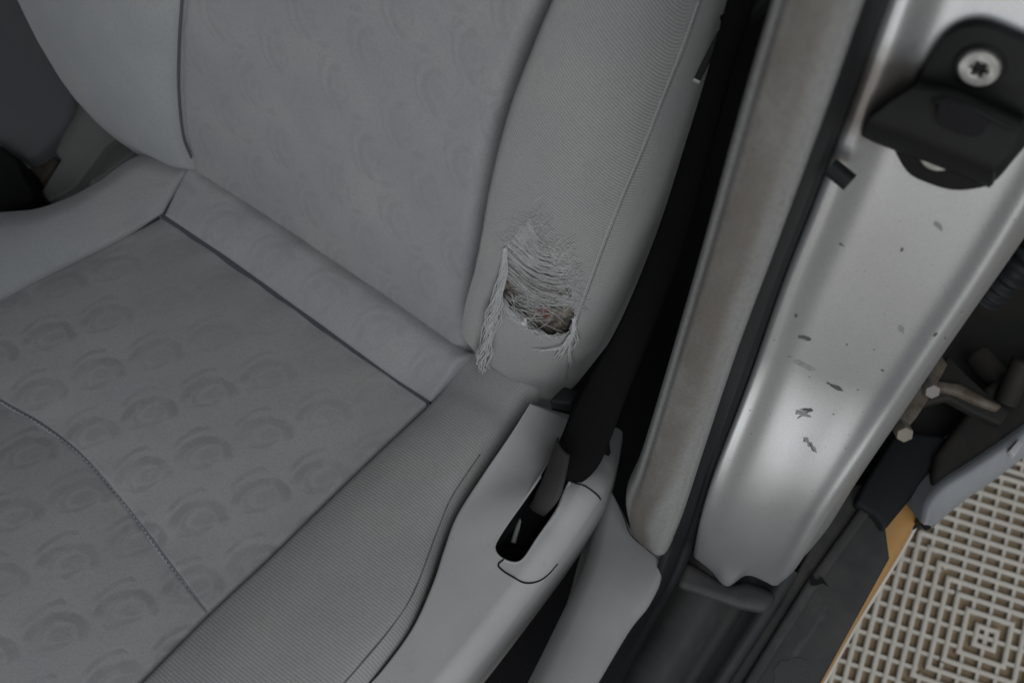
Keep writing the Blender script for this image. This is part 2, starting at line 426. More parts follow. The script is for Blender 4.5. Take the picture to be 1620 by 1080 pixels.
# ================================================================== SETTING
def structure(o): o['kind'] = 'structure'; return o
FLOOR_Z = -.506
ground = structure(link('floor', mesh_from([(-4, -4, FLOOR_Z - .0125), (6, -4, FLOOR_Z - .0125), (6, 6, FLOOR_Z - .0125), (-4, 6, FLOOR_Z - .0125)], [(0, 1, 2, 3)]), 'ground'))
def tile_meshes(size=.40, rings=14, w=.0054, h=.012):
    pitch = size / 2 / rings; out = []
    def bx(V, F, x0, x1, y0, y1, z0, z1):
        b = len(V); V += [(x, y, z) for z in (z0, z1) for y in (y0, y1) for x in (x0, x1)]
        F += [tuple(b + k for k in f) for f in ((0, 2, 3, 1), (4, 5, 7, 6), (0, 1, 5, 4), (2, 6, 7, 3), (0, 4, 6, 2), (1, 3, 7, 5))]
    for k in range(1, rings + 1):
        R = k * pitch - .0006 - (w * .25 if k == rings else 0); q = R - w; V, F = [], []
        V += [(x, y, z) for r in (R, q) for z in (0, -h) for x, y in ((-r, -r), (r, -r), (r, r), (-r, r))]
        for i in range(4):
            j = (i + 1) % 4
            F += [(i, j, 8 + j, 8 + i), (4 + i, 12 + i, 12 + j, 4 + j), (i, 4 + i, 4 + j, j), (8 + i, 8 + j, 12 + j, 12 + i)]
        me = mesh_from(V, F); bm = bmesh.new(); bm.from_mesh(me); bmesh.ops.recalc_face_normals(bm, faces=bm.faces)
        bmesh.ops.bevel(bm, geom=[e for e in bm.edges if all(v.co.z > -.001 for v in e.verts) and len(e.link_faces) == 2], offset=.0012, segments=2, affect='EDGES')
        bm.to_mesh(me); bm.free(); out.append(me)
    V, F = [], []; R = size / 2 - .003
    for i in range(-8, 9):
        c = i * pitch * 1.4; a = abs(c)
        for s in (-1, 1):
            bx(V, F, c - .002, c + .002, *(sorted((s * (a + .004), s * R))), -h, -.0022)
            bx(V, F, *(sorted((s * (a + .004), s * R))), c - .002, c + .002, -h, -.0024)
    bx(V, F, -.012, .012, -.0025, .0025, -h, -.0015); bx(V, F, -.0025, .0025, -.012, .012, -h, -.0017)
    return out, mesh_from(V, F)
rings, bars = tile_meshes()
tc_ = at((1560, 1008), *zpl(FLOOR_Z)); d1 = at((1455, 838), *zpl(FLOOR_Z)) - tc_
ta = math.atan2(d1[1], d1[0]) - math.radians(135)
for me in rings + [bars]: me.materials.append(M['tile'])
for iy in range(-3, 2):
    for ix in range(-1, 3):
        x, y = ix * .4015, iy * .4015
        e = bpy.data.objects.new('floor_tile', bars); COL.objects.link(e); e.parent = ground
        e.location = (tc_[0] + x * math.cos(ta) - y * math.sin(ta), tc_[1] + x * math.sin(ta) + y * math.cos(ta), FLOOR_Z); e.rotation_euler.z = ta
        for me in rings:
            r = bpy.data.objects.new('rib', me); COL.objects.link(r); r.parent = e
# car floor carpet and the dark foot well behind the seat
car_floor = structure(link('car_floor', prism([(-1.1, -1.0, -.27), (.40, -1.0, -.27), (.40, 1.2, -.27), (-1.1, 1.2, -.27)], (0, 0, -.03), .005), 'carpet'))

structure(link('rear_bulkhead', prism([(-1.1, .50, .5), (.36, .50, .5), (.36, .54, .5), (-1.1, .54, .5)], (0, 0, -.8), .01), 'carpet'))
car_roof_shade = structure(link('car_roof_shade', prism([(-1.2, -.7, .97), (.30, -.7, .97), (.30, 1.6, .97), (-1.2, 1.6, .97)], (0, 0, .03), .01), 'greyplastic'))  # out-of-view roof slab, added to darken the cabin from above

# ================================================================== SEAT
seat = thing('car_seat', 'grey patterned cloth car seat with a torn ribbed side bolster', 'car seat', (0, -.15, -.2))
NS = np.array([0, -.2, 1.])
def cz(pts): return ats(pts, CUSH)
back_seam = [(258, 340), (330, 388), (400, 437), (480, 495), (560, 553), (620, 596), (680, 636)]
outer_seam = [(680, 636), (600, 712), (500, 808), (420, 886), (330, 970)]
inner_seam = [(258, 340), (170, 386), (80, 430), (0, 470), (-150, 540)]
cross_seam = [(-150, 540), (-70, 583), (0, 632), (70, 672), (135, 725), (200, 800), (265, 886), (330, 970)]
Pi = Patch(cz(back_seam), cz(cross_seam), cz(inner_seam), cz(outer_seam), 70, 70, NS, .009, (.004, .003, .0022, .002), .02, crown_p=2.2, pucker=.0009)
link('cushion_center_panel', Pi.mesh(), 'motif', seat)
front_outer = [(330, 970), (220, 1080), (120, 1178), (20, 1270)]
Pf = Patch(cz(cross_seam), cz([(-700, 800), (-400, 960), (-150, 1160), (20, 1270)]), cz([(-150, 540), (-400, 650), (-700, 800)]), cz(front_outer), 60, 60, NS, .011, (.006, .004, .002, .01), .02, pucker=.0009)
link('cushion_front_panel', Pf.mesh(), 'motif', seat)
# rear strip of the cushion under the backrest
crease = [(303, 250), (380, 300), (470, 362), (560, 425), (650, 488), (737, 556)]
PS = off(STRIP, (0, 0, .004))
Ps = Patch(ats(crease, off(STRIP, (0, 0, -.002))), ats(back_seam, PS), ats([(303, 250), (280, 293), (258, 340)], PS), ats([(737, 556), (712, 592), (680, 636)], PS), 70, 24, (0, -.35, 1), .008, (.003, .003, .014, .003), .02, pucker=.0009)
link('cushion_rear_strip', Ps.mesh(), 'motif_strip', seat)
# inner (far) bolster of the cushion
ib_low = [(303, 250), (258, 340), (170, 386), (80, 430), (0, 470), (-150, 540), (-500, 700)]
ib_up = [(303, 244), (262, 230), (222, 232), (165, 272), (110, 300), (50, 318), (-30, 324), (-200, 360), (-600, 520)]
def rs(pts, n=60): return smooth(np.array(pts, float), n)
low2 = ats(inner_seam + [(-500, 700)], off(CUSH, (0, 0, .006))); up2 = ats([(303, 246), (262, 230), (222, 230), (165, 268), (110, 296), (50, 315), (-30, 322), (-200, 355), (-600, 520)], off(CUSH, (0, 0, .012)))
Pb = Patch(low2, up2, ats([(258, 340), (280, 293), (303, 246)], off(STRIP, (0, 0, .006))), np.array([low2[-1], up2[-1]]), 80, 40, NS, .014, (.003, .01, .006, .030), .06, pucker=.0009)
link('cushion_bolster', Pb.mesh(), 'plain', seat)
# outer bolster of the cushion
oseam = [(737, 560), (712, 592), (680, 636)] + outer_seam[1:] + front_outer[1:]
oedge = [(842, 632), (822, 658), (800, 690), (755, 752), (716, 812), (694, 862), (676, 915), (645, 985), (600, 1045), (560, 1092), (460, 1205), (330, 1320)]
o1 = ats(oseam, off(CUSH, (0, 0, .005))); o2 = ats(oedge, off(CUSH, (0, 0, .004))); TUCK = np.array([0, .03, .006]); o1[0] += TUCK; o2[0] += TUCK
Po = Patch(ats([(737, 560), (790, 596), (842, 632)], off(CUSH, (0, 0, .005))) + TUCK, np.array([o1[-1], o2[-1]]), o1, o2, 70, 130, NS, .014, (.006, .016, .004, .01), .07, crown_p=2.4, pucker=.0005)
ob = link('cushion_bolster', Po.mesh(), 'rib_soft', seat)
# seam welt near the outer edge of the cushion
welt = [(760, 718), (716, 783), (692, 838), (672, 893), (650, 945), (610, 1003), (560, 1062), (500, 1130)]
V, F = tube([smooth([Po.find(p, .0002) for p in welt], 90)], .0007, 6); link('welt_seam', mesh_from(V, F), 'weltmat', ob)
# seam grooves and stitching of the cushion
def groove(name, pts, patch, r, parent, mat='seam', lift=0.):
    V, F = tube([smooth([patch.find(p, lift) for p in pts], 80)], r, 6); return link(name, mesh_from(V, F), mat, parent)
cp = bpy.data.objects['cushion_center_panel']
V, F = [], []
cs0 = smooth([Pf.find(p, -.0002) for p in cross_seam[1:]], 120); Vr, Fr = tube([cs0], .0016, 8); link('seam_ridge', mesh_from(Vr, Fr), 'stitch', cp)
cs = smooth([Pf.find(p, .0013) for p in cross_seam[1:]], 150)
for i in range(0, 148, 2): tube([cs[i:i + 2] + 0.], .0004, 5, mb=(V, F))
st = link('stitching', mesh_from(V, F), 'weltmat', cp); st['kind'] = 'stuff'
for nm, pts, pt, r in (('seam_liner', back_seam, PS, .0045), ('seam_liner', outer_seam + front_outer[1:], CUSH, .0035), ('seam_liner', inner_seam, CUSH, .0045), ('seam_liner', [(303, 250), (280, 293), (258, 340)], PS, .0035)):
    V, F = tube([smooth(ats(pts, off(pt, (0, 0, -.0066))), 60)], r, 8); link(nm, mesh_from(V, F), 'seam', seat)
# core that fills the cushion under the covers
core = [(-.21, .05, -.035), (.22, .05, -.035), (.235, -.5, .06), (-.3, -.5, .06)]
link('cushion_core', prism(core, (0, 0, -.10), .012), 'plain_dark', seat)

# ---- backrest
bseamL = [(303, 250), (290, 215), (283, 150), (283, 80), (288, 0), (298, -130), (310, -300)]
bseamR = [(737, 552), (738, 500), (748, 400), (770, 255), (808, 120), (860, 0), (930, -140), (1010, -300)]
DIP = np.array([0, -.42 * .022, -.022]); L3 = ats(bseamL, BACK); R3 = ats(bseamR, BACK); L3[0] += DIP; R3[0] += DIP
Pc = Patch(ats(crease, BACK) + DIP, np.array([L3[-1], R3[-1]]), L3, R3, 60, 60, (0, -1, .42), .004, (.008, .014, .006, .02), .02, disp=lambda u, v, lu, lv, G: -.010 * (1 - (2 * u - 1) ** 2) * np.minimum(1, v * 2), pucker=.0009)
link('backrest_center_panel', Pc.mesh(), 'motif_back', seat)
iedge = [(303, 248), (245, 235), (200, 216), (155, 190), (115, 158), (82, 112), (48, 55), (12, -10), (-40, -120), (-90, -260)]
I3 = ats(iedge, off(BACK, (0, .005, 0)))
Lx = ats(bseamL, off(BACK, (0, -.004, 0))); Lx[0] += DIP; I3[1] += DIP * .9; I3[2] += DIP * .6; I3[3] += DIP * .3
V, F = tube([smooth(ats(bseamL, off(BACK, (0, -.0035, 0))), 80)], .0012, 8); link('seam_cord', mesh_from(V, F), 'seam', seat)
Pn = Patch(np.array([Lx[0] + (.0, .0, .0), Lx[0] + (.001, 0, 0)]), np.array([I3[-1], Lx[-1]]), np.vstack([Lx[0], I3[1:]]), Lx, 50, 70, (0, -1, .42), .022, (.03, .012, .004, .01), .08, crown_p=2.4, pucker=.0009)
link('backrest_bolster', Pn.mesh(), 'plain', seat)
# outer bolster: ridge line, wide face turning back, rounded side
RID = off(BACK, (0, -.028, 0)); SIL = off(BACK, (0, .070, 0))
ridge = [(724, 520), (730, 478), (746, 400), (762, 300), (785, 200), (818, 105), (862, 0), (930, -130), (1010, -280)]
bott = [(724, 520), (732, 546), (760, 575), (800, 606), (838, 632), (872, 638), (905, 616), (925, 590)]
sil = [(925, 590), (955, 535), (990, 470), (1030, 375), (1072, 255), (1105, 140), (1143, 0), (1180, -130), (1225, -280)]
rid3 = ats(ridge, RID); sil3 = ats(sil, SIL)
w = np.linspace(0, 1, len(bott)); bot3 = np.array([at(p, BACK[0], (0, .022 + .098 * t ** 1.2, .02)) for p, t in zip(bott, w)]); bot3[0] = rid3[0]; bot3[-1] = sil3[0]
Pr = Patch(bot3, np.array([rid3[-1], sil3[-1]]), rid3, sil3, 190, 260, (.7, -.7, .2), .012, (.016, .026, .014, 0), .045, cluster=.35, crown_p=2.0, rolldirs=((-.02, .95, -.3), (-.12, .9, -.35), (-.1, .6, -.5), None), skirt_dir=(-.05, .93, -.35), pucker=.0005)
TEAR = [(832, 372), (815, 379), (800, 390), (798, 430), (791, 468), (806, 492), (826, 515), (846, 528), (872, 535), (900, 524), (909, 500), (906, 470), (898, 440), (886, 412), (866, 388)]
bb = link('backrest_bolster', Pr.mesh(hole=TEAR), 'rib', seat); bb['label'] = 'ribbed outer backrest bolster torn open with frayed threads'
pip = [(1110, 0), (1085, 72), (1050, 160), (1018, 240), (990, 305), (962, 375), (938, 440), (918, 495), (903, 545), (896, 600)]
V, F = tube([smooth([Pr.find(p, .0001) for p in pip], 140)], .0005, 6); link('piping_seam', mesh_from(V, F), 'weltmat', bb)
V, F = tube([smooth([Pr.find((p[0] - 5, p[1]), .0002) for p in pip], 140)], .0008, 6); link('piping_edge', mesh_from(V, F), 'rib', bb)
# backrest core
zt = .42
link('backrest_core', prism([(-.17, .075, .0), (.18, .075, .0), (.20, .10, .0), (.20, .16, .0), (-.19, .16, .0)], (0, .15, .36), .01), 'plain_dark', seat)
# exposed foam under the tear
big = [(836 + (x - 848) * 1.0, y) for x, y in TEAR]
gpx = to_px(Pr.G); cxp = (852, 450)
ins = inpoly((gpx[..., 0] - cxp[0]) / 1.22 + cxp[0], (gpx[..., 1] - cxp[1]) / 1.15 + cxp[1], TEAR)
deep = np.clip((gpx[..., 1] - 400) / 90, 0, 1)
Gf = Pr.G - Pr.n * (.0035 + .0075 * deep + .0022 * vnoise(Pr.G, 420))[..., None]
idx = -np.ones(ins.shape, int); vs = []; fs = []
for j in range(Pr.nv):
    for i in range(Pr.nu):
        if ins[j, i]: idx[j, i] = len(vs); vs.append(Gf[j, i])
for j in range(Pr.nv - 1):
    for i in range(Pr.nu - 1):
        q = (idx[j, i], idx[j, i + 1], idx[j + 1, i + 1], idx[j + 1, i])
        if min(q) >= 0: fs.append(q)
link('exposed_foam', recalc(mesh_from(vs, fs)), 'foam', bb)
def wig(pts, n=26, lift=.0006, amp=.0004, dl=None):
    """thread lying over the bolster through photo points"""
    P = np.array([Pr.find(p, (lift if dl is None else dl[k])) for k, p in enumerate(pts)]); P = smooth(P, n)
    return P + np.cumsum(RNG.normal(0, amp * .35, P.shape), axis=0) * np.sin(np.linspace(0, math.pi, n))[:, None]
def jit(p, s): return (p[0] + random.gauss(0, s), p[1] + random.gauss(0, s))
V, F = [], []
# bands of threads still bridging the upper tear, sagging to the lower right
lef = smooth(np.array([(838, 346), (818, 368), (801, 387), (799, 415), (797, 440)], float), 200)
rig = smooth(np.array([(880, 385), (893, 420), (898, 452), (900, 470), (900, 486)], float), 200)
for band in range(9):
    t0 = band / 9
    for k in range(24 if band < 6 else 11):
        t = min(.995, t0 + random.random() * .085); i = int(t * 199); a, b = lef[i], rig[int(min(.999, t * 1.02) * 199)]
        mid = (a + b) / 2 + np.array([-6 + random.gauss(0, 2.2), 9 + 3 * t + random.gauss(0, 2.4)])
        mid2 = a * .25 + b * .75 + np.array([-2, 7 + 3 * t])
        tube([wig([jit(a, 1), tuple(mid), tuple(mid2), jit(b, 4)], 22, -.0004 + random.random() * .0015, .00035)], .00014 + random.random() * .00012, 4, mb=(V, F))
# fuzzy loops along the right side and the top
for k in range(420):
    if random.random() < .6: c = rig[int(random.random() * 199)] + np.array([random.gauss(6, 9), random.gauss(0, 6)])
    else: c = lef[int(random.random() * 120)] + np.array([random.gauss(14, 14), random.gauss(-4, 9)])
    ang = random.choice((random.gauss(.5, .3), random.gauss(-.9, .35))); L = random.uniform(5, 13)
    p = [(c[0] - math.cos(ang) * L, c[1] - math.sin(ang) * L), (c[0] + random.gauss(0, 2), c[1] + random.gauss(0, 2)), (c[0] + math.cos(ang) * L, c[1] + math.sin(ang) * L)]
    tube([wig(p, 9, .0002 + random.random() * .0008, .0003)], .00013 + random.random() * .0001, 4, mb=(V, F))
# few loose threads across the open hole and along its lower lip
for k in range(46):
    a = (random.uniform(795, 835), random.uniform(455, 500)); b = (a[0] + random.uniform(25, 75), a[1] + random.uniform(-5, 45))
    m_ = ((a[0] + b[0]) / 2 + random.gauss(0, 6), (a[1] + b[1]) / 2 + random.gauss(4, 6))
    tube([wig([a, m_, b], 16, -.003 + random.random() * .0035, .0006)], .0002, 4, mb=(V, F))
lip = smooth(np.array([(791, 470), (806, 493), (826, 515), (846, 527), (872, 534), (902, 522)], float), 100)
for k in range(130):
    i = random.randint(0, 70); a = lip[i]; b = lip[min(99, i + random.randint(8, 28))]
    tube([wig([jit(a, 3), jit((a + b) / 2, 4), jit(b, 3.5)], 12, random.uniform(-.0012, .0012), .0003)], .00022, 4, mb=(V, F))
o = link('loose_threads', mesh_from(V, F), 'thread', bb); o['kind'] = 'stuff'
# twisted strand hanging from the left corner
V, F = [], []
axis = smooth([Pr.find((800, 390), .001), Pr.find((796, 425), .003), Pr.find((787, 462), .005), Pr.find((778, 500), .007), Pr.find((769, 535), .008), Pr.find((765, 555), .009),
               Pr.find((760, 578), .010)], 90)
for k in range(70):
    ph = random.uniform(0, 6.28); tw = random.uniform(9, 15); rr = random.uniform(.15, 1.1); Q = []
    n0 = 0 if random.random() < .5 else random.randint(5, 30)
    n1 = 90 - (random.randint(0, 8) if random.random() < .7 else random.randint(8, 40))
    for i in range(n0, n1):
        t = i / 89; r = rr * (.0008 + .0040 * min(1, t * 2.6)) * (1 + .25 * math.sin(t * 17))
        a_ = ph + tw * t; Q.append(axis[i] + r * (math.cos(a_) * RIGHT + math.sin(a_) * (.75 * UP * .2 - FWD * .8)))
    Q = np.array(Q) + np.cumsum(RNG.normal(0, .00016, (len(Q), 3)), axis=0)
    tube([Q], .00026 + random.random() * .00014, 5, mb=(V, F))
link('hanging_strand', mesh_from(V, F), 'thread', bb)
# tuft of pulled threads at the right corner
V, F = [], []
for e, c in (((852, 553), (890, 540)), ((846, 551), (885, 545)), ((880, 563), (893, 540)), ((884, 566), (897, 540)), ((888, 561), (899, 535)), ((902, 576), (898, 550)),
             ((904, 572), (903, 545)), ((900, 568), (900, 540)), ((894, 556), (912, 535)), ((906, 545), (913, 530)), ((878, 560), (895, 530))):
    for q in range(2):
        s_ = jit((908, 502), 2); tube([wig([s_, jit((907, 518), 1.5), jit(c, 1.5), jit(e, 2)], 22, .002, .0003, dl=(.0008, .002, .003, .002))], .00034, 5, mb=(V, F))
link('thread_tuft', mesh_from(V, F), 'thread', bb)
# scrap of red cloth and tufts of white wadding inside the hole
def scrap(name, c, r, mat, lift, n=14):
    vs = []; fs = []
    for i in range(6):
        for k in range(n):
            a = 2 * math.pi * k / n; rr = r * (i / 5) * (1 + .3 * math.sin(3 * a + i) + random.gauss(0, .08))
            vs.append(Pr.find((c[0] + rr * math.cos(a), c[1] + rr * .9 * math.sin(a)), lift - .0016 * (i / 5) ** 2 + random.gauss(0, .0004)))
    for i in range(5):
        for k in range(n): fs.append((i * n + k, i * n + (k + 1) % n, (i + 1) * n + (k + 1) % n, (i + 1) * n + k))
    link(name, recalc(mesh_from(vs, fs)), mat, bb)
scrap('red_scrap', (861, 498), 11, 'red', -.0035); scrap('white_wadding', (829, 511), 6, 'fluff', .0012); scrap('white_wadding', (848, 524), 5, 'foam', .0008)

# ---- seat side cover with the belt slot
CZ = ((0, .05, 1), (0, 0, .018))
left = [(838, 638), (806, 688), (762, 752), (722, 815), (702, 868), (684, 922), (652, 992), (606, 1056), (566, 1100), (470, 1210)]
right = [(985, 600), (955, 690), (918, 765), (868, 840), (800, 930), (722, 1030), (645, 1120), (575, 1205)]
slot = [(905, 660), (888, 700), (862, 742), (832, 785), (800, 830), (783, 858), (783, 872), (795, 884), (815, 890), (830, 882), (850, 852), (880, 808), (896, 772), (925, 715), (945, 665)]
tops = [(838, 638), (852, 632), (880, 634), (915, 626), (985, 600)]
cover = thing('seat_side_cover', 'grey plastic side cover of the seat with a slot for the belt', 'seat trim', tuple(at((760, 900), *CZ)))
def rfix(poly): return [at(p, *CZ) for p in poly]
so = smooth(np.array(slot + [slot[0]], float), 90)[:-1]
NR = 300
l3 = smooth(rfix(left), NR); r3 = smooth([at((955, 672), *zpl(-.10)), at((948, 700), *zpl(-.05)), at((936, 732), *zpl(-.006))] + rfix(right[2:]), NR); rows = []
l3 = np.vstack([np.repeat(l3[:1], 20, 0), smooth(rfix(left), NR - 20)])
for i in range(NR):
    t = r3[min(i + 1, NR - 1)] - r3[max(i - 1, 0)]; t[2] = 0; t /= np.linalg.norm(t); o_ = np.cross([0, 0, 1.], t); o_ = o_ * (1 if o_[0] > 0 else -1)
    row = [l3[i] - o_ * .0012 + np.array([0, 0, -.03])] + [l3[i] + np.array([0, 0, -.0022 * (1 - math.sin(a))]) + (r3[i] - l3[i]) / np.linalg.norm(r3[i] - l3[i]) * .0022 * (1 - math.cos(a)) for a in np.linspace(0, 1.5, 4)]
    a0 = row[-1]; row += [a0 + (r3[i] - a0) * t_ for t_ in np.linspace(.02, 1, 110)]
    pr = [(.017 * math.sin(a), -.021 * (1 - math.cos(a))) for a in np.linspace(.08, 1.5, 13)] + [(.0165, -.05), (.012, -.13), (.0, -.20)]
    rows.append(row + [r3[i] + o_ * a + np.array([0, 0, b]) for a, b in pr])
me = loft(rows); bm = bmesh.new(); bm.from_mesh(me)
sp_ = [tuple(p) for p in so]
cen = to_px(np.array([f.calc_center_median() for f in bm.faces])); inh = inpoly(cen[:, 0], cen[:, 1], sp_) & (np.array([f.calc_center_median().z for f in bm.faces]) > -.005)
bm.faces.ensure_lookup_table(); bmesh.ops.delete(bm, geom=[bm.faces[k] for k in np.nonzero(inh)[0]], context='FACES'); bmesh.ops.recalc_face_normals(bm, faces=bm.faces); bm.to_mesh(me); bm.free()
ct = link('cover_shell', me, 'greyplastic', cover)
rim = np.array(rfix(list(so))); cen3 = rim.mean(0)
V, F = tube([np.vstack([rim, rim[:2]]) + np.array([0, 0, -.0009])], .0012, 8); link('slot_rim', mesh_from(V, F), 'greyplastic', cover)
link('slot_wall', recalc(loft([list(rim + np.array([0, 0, -.001])), list(rim + (cen3 - rim) * .03 + np.array([0, 0, -.02])), list(rim + (cen3 - rim) * .05 + np.array([0, 0, -.045]))], closed=True)), 'rubber', cover)
RC = 115
def seamline(pts, name, parent, plane=None, r=.0008, P3=None):
    V, F = tube([smooth(ats(pts, plane) if P3 is None else P3, 40)], r, 6); return link(name, mesh_from(V, F), 'rubber', parent)
def roll_pt(i, k): return rows[i][RC + k]
i0 = int(np.argmin([np.linalg.norm(to_px(r3[i]) - np.array((815, 914))) for i in range(NR)]))
seamline(None, 'cover_joint', cover, P3=[at((797, 884), *CZ), at((788, 893), *CZ), at((797, 903), *CZ)] + [roll_pt(i0 - j, k) for j, k in ((0, -1), (1, 3), (4, 6), (9, 9), (15, 11), (22, 12))])
i1 = int(np.argmin([np.linalg.norm(to_px(r3[i]) - np.array((918, 765))) for i in range(NR)]))
seamline(None, 'cover_joint', cover, P3=[at((900, 760), *CZ)] + [roll_pt(i1, k) for k in (-3, 1, 4, 7, 9, 12)])
link('slot_lining', prism(rfix([(900, 650), (770, 860), (800, 905), (850, 890), (965, 690), (960, 650)]), (0, 0, -.004), 0), 'rubber', cover).location += Vector((0, 0, -.045))
# bright metal tongue end seen down in the slot
V, F = tube([smooth([at((826, 818), *zpl(-.012)), at((818, 838), *zpl(-.014)), at((812, 858), *zpl(-.016))], 12)], .0022, 8)
link('anchor_hook', mesh_from(V, F), 'console', cover)
link('cover_bracket', prism([at(p, *zpl(.035)) for p in ((868, 634), (892, 610), (915, 618), (905, 640))], (0, 0, -.02), .002), 'rubber', cover)

# ================================================================== SEAT BELT
def belt_row(l, r, pl_l, pl_r, n=10, bow=.0):
    a, b = at(l, *pl_l), at(r, *pl_r); nn = np.cross(b - a, UP); nn /= np.linalg.norm(nn) + 1e-9
    return [a + (b - a) * t + nn * bow * 4 * t * (1 - t) for t in np.linspace(0, 1, n)]
bl = [((800, 862), (838, 870), zpl(-.022), zpl(-.024)), ((828, 800), (872, 820), zpl(-.006), zpl(-.010)), ((848, 765), (900, 772), zpl(.012), zpl(.002)),
      ((868, 730), (925, 760), zpl(.028), zpl(.022)), ((888, 690), (948, 735), zpl(.040), zpl(.04)), ((908, 640), (968, 690), zpl(.060), zpl(.06)),
      ((935, 590), (992, 625), zpl(.085), zpl(.085)), ((985, 500), (1035, 520), zpl(.13), zpl(.13)), ((1040, 365), (1082, 395), zpl(.19), zpl(.19)), ((1085, 225), (1122, 250), zpl(.25), zpl(.25)),
      ((1120, 110), (1160, 110), zpl(.30), zpl(.30)), ((1150, 0), (1195, 0), zpl(.34), zpl(.34)), ((1180, -110), (1235, -110), zpl(.38), zpl(.38))]
ra = np.array([belt_row(*b, n=9, bow=.004) for b in bl])
dense = np.stack([smooth(ra[:, k], 90) for k in range(9)], 1)
belt = tag(link('seat_belt', loft(list(dense)), 'web'), 'black woven seat belt webbing running up beside the backrest', 'seat belt')
sm = belt.modifiers.new('thick', 'SOLIDIFY'); sm.thickness = .0014
# the folded flap of webbing at the slot
fr = [belt_row((884, 692), (902, 720), zpl(.044), zpl(.050), 7, .003), belt_row((872, 728), (893, 765), zpl(.036), zpl(.046), 7, .004), belt_row((858, 765), (884, 790), zpl(.026), zpl(.036), 7, .004), belt_row((838, 800), (862, 815), zpl(.006), zpl(.012), 7, .002)]
fr = np.array(fr); fd = np.stack([smooth(fr[:, k], 24) for k in range(7)], 1)
o = link('folded_flap', loft(list(fd)), plastic('brown_black_webbing', (.013, .012, .0115), .8, 500, .0006), belt); s2 = o.modifiers.new('thick', 'SOLIDIFY'); s2.thickness = .0014
# slim tag bar with pale ends on the side of the backrest
bar = thing('seat_side_tag', 'slim black tag bar with pale ends on the side of the backrest', 'tag', tuple(at((1120, 90), *off(BACK, (0, .08, 0)))))
tp = off(BACK, (0, .062, 0))
a, b = at((1102, 128), *tp), at((1143, 48), *tp); dv = (b - a) / np.linalg.norm(b - a); sd = np.cross(dv, FWD); sd /= np.linalg.norm(sd)
link('tag_strip', prism([a - sd * .0022, b - sd * .0022, b + sd * .0022, a + sd * .0022], FWD * .003, .0006), 'rubber', bar)
for p in (a, b): link('tag_end', prism([p - sd * .0024 - dv * .001, p - sd * .0024 + dv * .001, p + sd * .0024 + dv * .001, p + sd * .0024 - dv * .001], FWD * .0032, .0003), 'greyplastic', bar).location -= Vector(FWD * .0006)
# belt guide tube at the top
gt = smooth([at((1150, 42), *zpl(.30)), at((1185, 18), *zpl(.31)), at((1225, -25), *zpl(.33))], 20)
V, F = tube([gt], .0075, 12); tag(link('belt_guide', mesh_from(V, F), 'rubber'), 'short black rounded belt guide between the seat and the pillar trim', 'belt guide')

# ================================================================== PILLAR TRIM
trim = thing('pillar_trim', 'worn grey cloth pillar trim with brown stains and a plastic foot', 'pillar trim', tuple(at((1000, 860), *TRIM)))
tl = [(1240, -140), (1205, 0), (1150, 195), (1092, 415), (1040, 600), (1002, 728), (980, 785), (988, 836)]
tr = [(1395, -140), (1352, 0), (1288, 195), (1212, 410), (1150, 580), (1100, 730), (1068, 830), (1046, 884)]
T3l, T3r = ats(tl, TRIM), ats(tr, TRIM)
def trim_disp(u, v, lu, lv, G): return (.006 * np.sin(np.clip((u - .05) / .9, 0, 1) * math.pi) ** .6 - .002 * np.exp(-((u - .24) / .07) ** 2)) * np.clip((1 - v) / .2, 0, 1)
Pt = Patch(np.array([T3l[0], T3r[0]]), np.array([T3l[-1], at((1018, 866), *TRIM), T3r[-1]]), T3l, T3r, 60, 110, (0, -1, .2), 0, (.015, .008, .0, .001), .010, disp=trim_disp, cluster=.5)
link('upper_trim', Pt.mesh(), 'trimcloth', trim)
# lower cover
ll = [(962, 766), (950, 812), (930, 880), (886, 975), (836, 1075), (770, 1200)]
lr = [(1054, 878), (1050, 910), (1032, 948), (1000, 990), (940, 1090), (860, 1220)]
LOWP = ((0, .55, 1), tuple(at((1010, 870), *TRIM)))
L3l, L3r = ats(ll, off(LOWP, (0, 0, -.003))), ats(lr, off(LOWP, (0, 0, -.003)))
Pl = Patch(ats([(962, 766), (984, 806), (999, 836), (1024, 860), (1054, 878)], off(LOWP, (0, 0, -.002))), np.array([L3l[-1], L3r[-1]]), L3l, L3r, 50, 70, (0, -.5, 1), .012, (.014, .007, .001, .01), .07, cluster=.5, crown_p=2.2)
link('lower_cover', Pl.mesh(), 'greyplastic2', trim)
V, F = tube([smooth([Pl.find(p, .0) for p in ((982, 790), (988, 822), (998, 846), (1020, 866), (1044, 886))], 40)], .0006, 6); link('trim_joint', mesh_from(V, F), 'rubber', trim)

